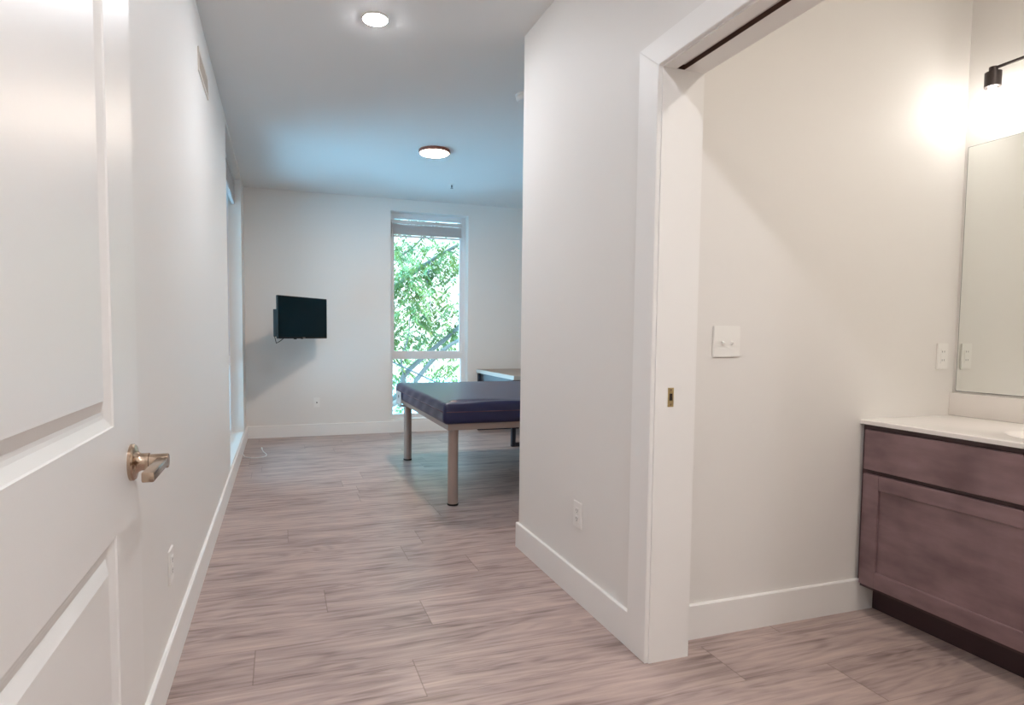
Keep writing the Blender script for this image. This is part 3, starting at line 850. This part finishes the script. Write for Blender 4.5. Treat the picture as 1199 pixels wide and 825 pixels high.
# counter with integral basin and backsplash
ctp = thing('vanity_countertop', 'white vanity countertop with integral basin and backsplash', 'countertop', ((VX + XM) / 2, (YB + VYE) / 2, 0.855))
def counter():
    bm = B()
    x0, x1, y0, y1, zb, zt = VX - 0.003, XM, VYE - 0.01, YB, 0.856, 0.876
    cx, cy, ax, ay = 2.745, 1.37, 0.16, 0.215
    n = 48
    def ring(s, z): return [bm.verts.new((cx + ax * s * math.cos(2 * math.pi * k / n), cy + ay * s * math.sin(2 * math.pi * k / n), z)) for k in range(n)]
    def rect(z, ins=0.0):
        out = []
        for k in range(n):
            c, s = math.cos(2 * math.pi * k / n), math.sin(2 * math.pi * k / n)
            # project the direction onto the slab rectangle
            tt = []
            if c > 1e-9: tt.append((x1 - ins - cx) / c)
            if c < -1e-9: tt.append((x0 + ins - cx) / c)
            if s > 1e-9: tt.append((y1 - ins - cy) / s)
            if s < -1e-9: tt.append((y0 + ins - cy) / s)
            q = min(tt); out.append(Vector((cx + c * q, cy + s * q, z)))
        # snap the nearest samples to the four corners
        for X in (x0 + ins, x1 - ins):
            for Y in (y0 + ins, y1 - ins):
                i = min(range(n), key=lambda k: (out[k].x - X) ** 2 + (out[k].y - Y) ** 2); out[i] = Vector((X, Y, z))
        return [bm.verts.new(p) for p in out]
    R = [rect(zb), rect(zt - 0.004), rect(zt, 0.004), ring(1.08, zt), ring(1.02, zt - 0.004), ring(0.95, zt - 0.02), ring(0.85, zt - 0.07), ring(0.62, zt - 0.12), ring(0.3, zt - 0.135), ring(0.08, zt - 0.137)]
    for a, b in zip(R, R[1:]):
        for k in range(n): bm.faces.new((a[k], a[(k + 1) % n], b[(k + 1) % n], b[k]))
    bm.faces.new(R[-1])
    return bm
obj('counter_slab', counter(), M_counter, ctp, auto=35)
bm = B(); bbox(bm, XM - 0.02, XM, VYE - 0.01, YB, 0.8765, 0.984, 0.003, 2); obj('backsplash', bm, M_counter, ctp, auto=40)
bm = B(); lathe(bm, [(0.022, 0), (0.02, 0.003), (0.0, 0.003)], (2.745, 1.37, 0.7385), 'z', 20); obj('drain', bm, M_chrome, ctp, auto=40)

fc = thing('faucet', 'chrome faucet at the back of the vanity basin', 'faucet', (2.955, 1.40, 0.876))
bm = B(); bbox(bm, 2.93, 2.98, 1.31, 1.49, 0.8765, 0.892, 0.006, 3); obj('base_plate', bm, M_chrome, fc, auto=40)
bm = B(); tube(bm, crv([(2.955, 1.40, 0.892), (2.955, 1.40, 0.97), (2.93, 1.40, 1.0), (2.87, 1.40, 0.99), (2.84, 1.40, 0.965)]), 0.012, 14); obj('spout', bm, M_chrome, fc, auto=50)
for s in (-1, 1):
    bm = B(); lathe(bm, [(0.018, 0.016), (0.014, 0.04), (0.016, 0.055), (0.0, 0.058)], (2.955, 1.40 + s * 0.072, 0.876), 'z', 20)
    tube(bm, [(2.955, 1.40 + s * 0.072, 0.925), (2.935, 1.40 + s * 0.13, 0.932)], [0.007, 0.005], 10); obj('handle', bm, M_chrome, fc, auto=40)

# mirror
MI = dict(y0=0.98, y1=2.003, z0=0.992, z1=2.126)
bm = B(); box(bm, XM - 0.006, XM - 0.0005, MI['y0'], MI['y1'], MI['z0'], MI['z1'])
mir = tag(obj('wall_mirror', bm, M_mirroredge), 'large frameless mirror above the vanity backsplash', 'mirror')
bm = B(); box(bm, XM - 0.0066, XM - 0.0061, MI['y0'] + 0.002, MI['y1'] - 0.002, MI['z0'] + 0.002, MI['z1'] - 0.002); obj('mirror_face', bm, M_mirror, mir)

# vanity light bar
vx, vz = 2.93, 2.402
vl = thing('vanity_light', 'dark metal vanity light bar with bare bulbs above the mirror', 'wall light', (XM, 1.45, vz))
bm = B(); bbox(bm, XM - 0.025, XM, 1.36, 1.54, vz - 0.06, vz + 0.06, 0.004, 2); obj('backplate', bm, M_bronze, vl)
bm = B(); tube(bm, [(XM - 0.025, 1.45, vz), (vx, 1.45, vz)], 0.009, 12); tube(bm, [(vx, 1.02, vz), (vx, 1.855, vz)], 0.0065, 12); obj('bar', bm, M_bronze, vl, auto=40)
for y in (1.845, 1.45, 1.03):
    bm = B(); lathe(bm, [(0.0, 0.006), (0.016, 0.006), (0.016, -0.014), (0.030, -0.016), (0.030, -0.078), (0.0, -0.078)], (vx, y, vz), 'z', 28)
    so = obj('socket', bm, M_bronze, vl, auto=40)
    bm = B(); lathe(bm, [(0.013, -0.0785), (0.016, -0.09), (0.026, -0.108), (0.031, -0.128), (0.027, -0.147), (0.015, -0.158), (0.0, -0.161)], (vx, y, vz), 'z', 28)
    o = obj('bulb', bm, M_bulb, so, smooth=True); o['label'] = 'lit bare bulb'

# added fill lamp, unseen, brightens the bathroom
ceiling_lamp('added unseen fill light on the bathroom ceiling', 2.2, 0.4, 0.11, 0.02, M_rim_white, emis('bath_fill_glow', (1.0, 0.935, 0.85, 1), 215.0), 0.012)

# ------------------------------------------------------------------ outdoors
bm = B(); box(bm, -40, 60, YF + 0.6, 70, -4.3, -4.0); box(bm, -40, -0.9, -30, YF + 0.6, -4.3, -4.0)
struct('ground', bm, M_ground, loc=(0, 0, -4.3))

CAMP = dict(f=705.5496, cx=560.0059, cy=431.9644, h=1.24)
cr = Vector((0.95030894, -0.31120147, 0.00815878)); cu = Vector((0.01003413, 0.05681437, 0.99833433)); cf = Vector((0.31114665, 0.94864417, -0.05711384))
def spot(px, py, y):
    """place where a branch seen through the window stands, at distance y"""
    d = cf + cr * ((px - CAMP['cx']) / CAMP['f']) - cu * ((py - CAMP['cy']) / CAMP['f'])
    return Vector((0, 0, CAMP['h'])) + d * (y / d.y)

tree = thing('tree', 'leafy green tree outside the far wall window', 'tree', (-0.9, 11.0, -4.0))
root = Vector((-0.9, 11.0, -4.0)); fork = Vector((-0.55, 11.0, -0.9))
bm = B(); tube(bm, crv([root, root + Vector((0.05, 0.02, 1.6)), fork, fork + Vector((0.1, 0.1, 1.5)), fork + Vector((0.05, 0.3, 3.6)), fork + Vector((0.3, 0.4, 6))]), None or [0.24 - 0.0048 * i for i in range(41)], 12)
obj('trunk', bm, M_bark, tree, smooth=True)
limbs = []
def limb(pts, r0, r1):
    c = crv(pts, 10)
    n = len(c)
    bm = B(); tube(bm, c, [0.8 * r0 + 0.8 * (r1 - r0) * i / (n - 1) for i in range(n)], 8)
    obj('branch', bm, M_bark, tree, smooth=True)
    limbs.append(c)
limb([fork, spot(455, 470, 10.9), spot(473, 440, 10.8), spot(492, 421, 10.7), spot(527, 392, 10.5), spot(560, 362, 10.3)], 0.075, 0.04)
limb([fork + Vector((0.05, 0, -0.2)), spot(470, 468, 10.6), spot(488, 444, 10.5), spot(508, 420, 10.4), spot(530, 402, 10.3), spot(575, 380, 10.2)], 0.065, 0.035)
limb([fork + Vector((0.1, 0.1, 1.5)), spot(445, 345, 11.2), spot(470, 330, 11.2), spot(505, 305, 11.0), spot(540, 285, 10.8), spot(580, 268, 10.6)], 0.06, 0.03)
limb([fork + Vector((0.1, 0.1, 1.9)), spot(440, 318, 11.6), spot(460, 305, 11.6), spot(485, 288, 11.4), spot(520, 250, 11.2)], 0.035, 0.015)
limb([spot(505, 305, 11.0), spot(500, 330, 10.6), spot(505, 360, 10.2)], 0.02, 0.008)
limb([spot(473, 440, 10.8), spot(470, 420, 10.5), spot(478, 395, 10.2), spot(480, 370, 10.0)], 0.022, 0.008)

def foliage(seed, clusters, nleaf, rad):
    rn = random.Random(seed)
    bm = B()
    def leaflet(p, d, side, L, W):
        q = p + d * L * 0.5; e = p + d * L
        nrm = d.cross(side)
        a = bm.verts.new(p); b = bm.verts.new(q + side * W + nrm * 0.006); c = bm.verts.new(e - Vector((0, 0, 0.01))); g = bm.verts.new(q - side * W + nrm * 0.006)
        bm.faces.new((a, b, c)); bm.faces.new((a, c, g))
    for (cpos, w) in clusters:
        for _ in range(int(nleaf * w)):
            p = cpos + Vector((rn.gauss(0, rad), rn.gauss(0, rad * 1.2), rn.gauss(0, rad * 0.9)))
            az = rn.uniform(0, 2 * math.pi)
            d = Vector((math.cos(az), math.sin(az), rn.uniform(-0.9, 0.1))).normalized()
            s0 = d.cross(Vector((0, 0, 1))).normalized()
            Lr = rn.uniform(0.16, 0.28); k = rn.randint(4, 6)
            for i in range(k):
                t = (i + 0.6) / k
                bp = p + d * Lr * t + Vector((0, 0, -0.10 * t * t))
                for s in (-1, 1):
                    dd = (d * 0.55 + s0 * s * 0.75 + Vector((0, 0, rn.uniform(-0.55, -0.1)))).normalized()
                    sd = dd.cross(Vector((rn.uniform(-0.4, 0.4), rn.uniform(-0.4, 0.4), 1))).normalized()
                    leaflet(bp, dd, sd, rn.uniform(0.085, 0.135), rn.uniform(0.017, 0.026))
            dd = (d + Vector((0, 0, -0.5))).normalized()
            leaflet(p + d * Lr + Vector((0, 0, -0.1)), dd, dd.cross(Vector((0, 0, 1))).normalized(), 0.12, 0.02)
    return bm
cl = []
for (px, py, y, w) in [
        (470, 292, 10.9, .7), (490, 283, 11.3, .5), (525, 296, 10.6, .9), (510, 300, 11.2, .7), (475, 318, 10.4, 1.0), (500, 318, 10.5, 1.0), (520, 320, 10.8, .7),
        (466, 345, 10.8, .9), (485, 345, 10.2, 1.2), (505, 350, 10.9, .5), (478, 365, 10.5, .8), (495, 372, 10.9, .6), (528, 358, 10.4, .7), (532, 385, 10.8, .9),
        (515, 385, 11.3, .6), (470, 392, 11.0, .8), (490, 400, 11.4, .7), (510, 404, 11.2, .6), (465, 410, 10.7, .6), (470, 436, 11.5, .6), (528, 432, 10.6, .5),
        (510, 438, 11.6, .4), (462, 452, 11.4, .5), (465, 478, 11.3, .6), (480, 300, 12.2, .5), (530, 330, 12.0, .3), (440, 300, 11, 1.0), (435, 350, 10.8, 1.2), (440, 400, 11, 1.0),
        (565, 300, 10.8, 1.0), (570, 350, 10.6, 1.0), (560, 400, 10.8, .8), (500, 250, 11.0, 1.0), (540, 240, 10.8, 1.0), (460, 245, 11.2, 1.0), (600, 320, 10.6, 1.0), (420, 450, 11.4, 1)]:
    cl.append((spot(px, py, y), w))
obj('foliage', foliage(11, cl, 27, 0.18), M_leaf, tree)

tree2 = thing('tree', 'paler tree standing farther off outside the far wall window', 'tree', (6.5, 21.0, -4.0))
bm = B(); tube(bm, [(6.5, 21, -4), (6.4, 21, -2), (6.5, 21.1, 1.5)], [0.22, 0.17, 0.07], 10); obj('trunk', bm, M_bark, tree2, smooth=True)
rn = random.Random(5)
cl2 = [(Vector((6.0 + rn.uniform(-2.6, 2.6), 21 + rn.uniform(-1.5, 1.5), rn.uniform(-2.0, 1.6))), 1.0) for _ in range(26)]
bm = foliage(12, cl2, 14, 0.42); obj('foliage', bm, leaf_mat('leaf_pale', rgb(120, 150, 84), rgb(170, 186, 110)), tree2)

bm = B(); a, b = spot(420, 405, 9.6), spot(600, 488, 9.3)
tube(bm, [a, (a + b) / 2 - Vector((0, 0, 0.01)), b], 0.011, 8)
tag(obj('overhead_cable', bm, M_cable, smooth=True), 'dark overhead cable slanting past the lower window pane', 'cable')

# ------------------------------------------------------------------ world, sun
w = bpy.data.worlds.new('World'); SC.world = w; w.use_nodes = True
nt = w.node_tree; N, L = nt.nodes, nt.links
bg = N['Background']
tc = N.new('ShaderNodeTexCoord'); sep = N.new('ShaderNodeSeparateXYZ'); L.new(tc.outputs['Generated'], sep.inputs[0])
rp = N.new('ShaderNodeValToRGB')
e = rp.color_ramp.elements
e[0].position = 0.0; e[0].color = (0.15, 0.165, 0.17, 1)
e[1].position = 0.9; e[1].color = (0.24, 0.92, 1.5, 1)
k = e.new(0.42); k.color = (0.125, 0.165, 0.185, 1)
L.new(sep.outputs['Z'], rp.inputs['Fac']); L.new(rp.outputs['Color'], bg.inputs['Color'])
bg.inputs['Strength'].default_value = 13.0

def portal(name, loc, rot, sx, sy):
    l = bpy.data.lights.new(name, 'AREA'); l.shape = 'RECTANGLE'; l.size = sx; l.size_y = sy
    l.cycles.is_portal = True
    o = bpy.data.objects.new(name, l); COL.objects.link(o); o.location = loc; o.rotation_euler = rot
portal('window_portal', ((WF['x0'] + WF['x1']) / 2, YF + 0.25, (WF['z0'] + WF['z1']) / 2), (-math.pi / 2, 0, 0), WF['x1'] - WF['x0'], WF['z1'] - WF['z0'])
portal('window_portal', (XL - 0.25, (WL['y0'] + WL['y1']) / 2, (WL['z0'] + WL['z1']) / 2), (0, -math.pi / 2, 0), WL['z1'] - WL['z0'], WL['y1'] - WL['y0'])
s = bpy.data.lights.new('sun', 'SUN'); s.energy = 8.0; s.angle = 0.02; s.color = (1, 0.9, 0.72)
so = bpy.data.objects.new('sun', s); COL.objects.link(so)
so.rotation_euler = Vector((-0.75, 0.35, -1.0)).to_track_quat('-Z', 'Y').to_euler()

# ------------------------------------------------------------------ camera
cd = bpy.data.cameras.new('camera'); cam = bpy.data.objects.new('camera', cd); COL.objects.link(cam)
W_, H_ = 1199.0, 825.0
cd.sensor_fit = 'HORIZONTAL'; cd.sensor_width = 36.0
cd.lens = CAMP['f'] / W_ * 36.0
cd.shift_x = (W_ / 2 - CAMP['cx']) / W_
cd.shift_y = (CAMP['cy'] - H_ / 2) / W_
cd.clip_start = 0.02; cd.clip_end = 300
m3 = Matrix((cr, cu, -cf)).transposed()
cam.matrix_world = Matrix.Translation((0, 0, CAMP['h'])) @ m3.to_4x4()
SC.camera = cam

SC.view_settings.view_transform = 'Standard'
SC.view_settings.look = 'None'
SC.view_settings.gamma = 1.0
SC.view_settings.use_curve_mapping = False
SC.view_settings.exposure = 0.0
SC.cycles.max_bounces = 14
SC.cycles.diffuse_bounces = 8
SC.cycles.transparent_max_bounces = 16
SC.cycles.sample_clamp_indirect = 8.0
SC.cycles.use_denoising = True
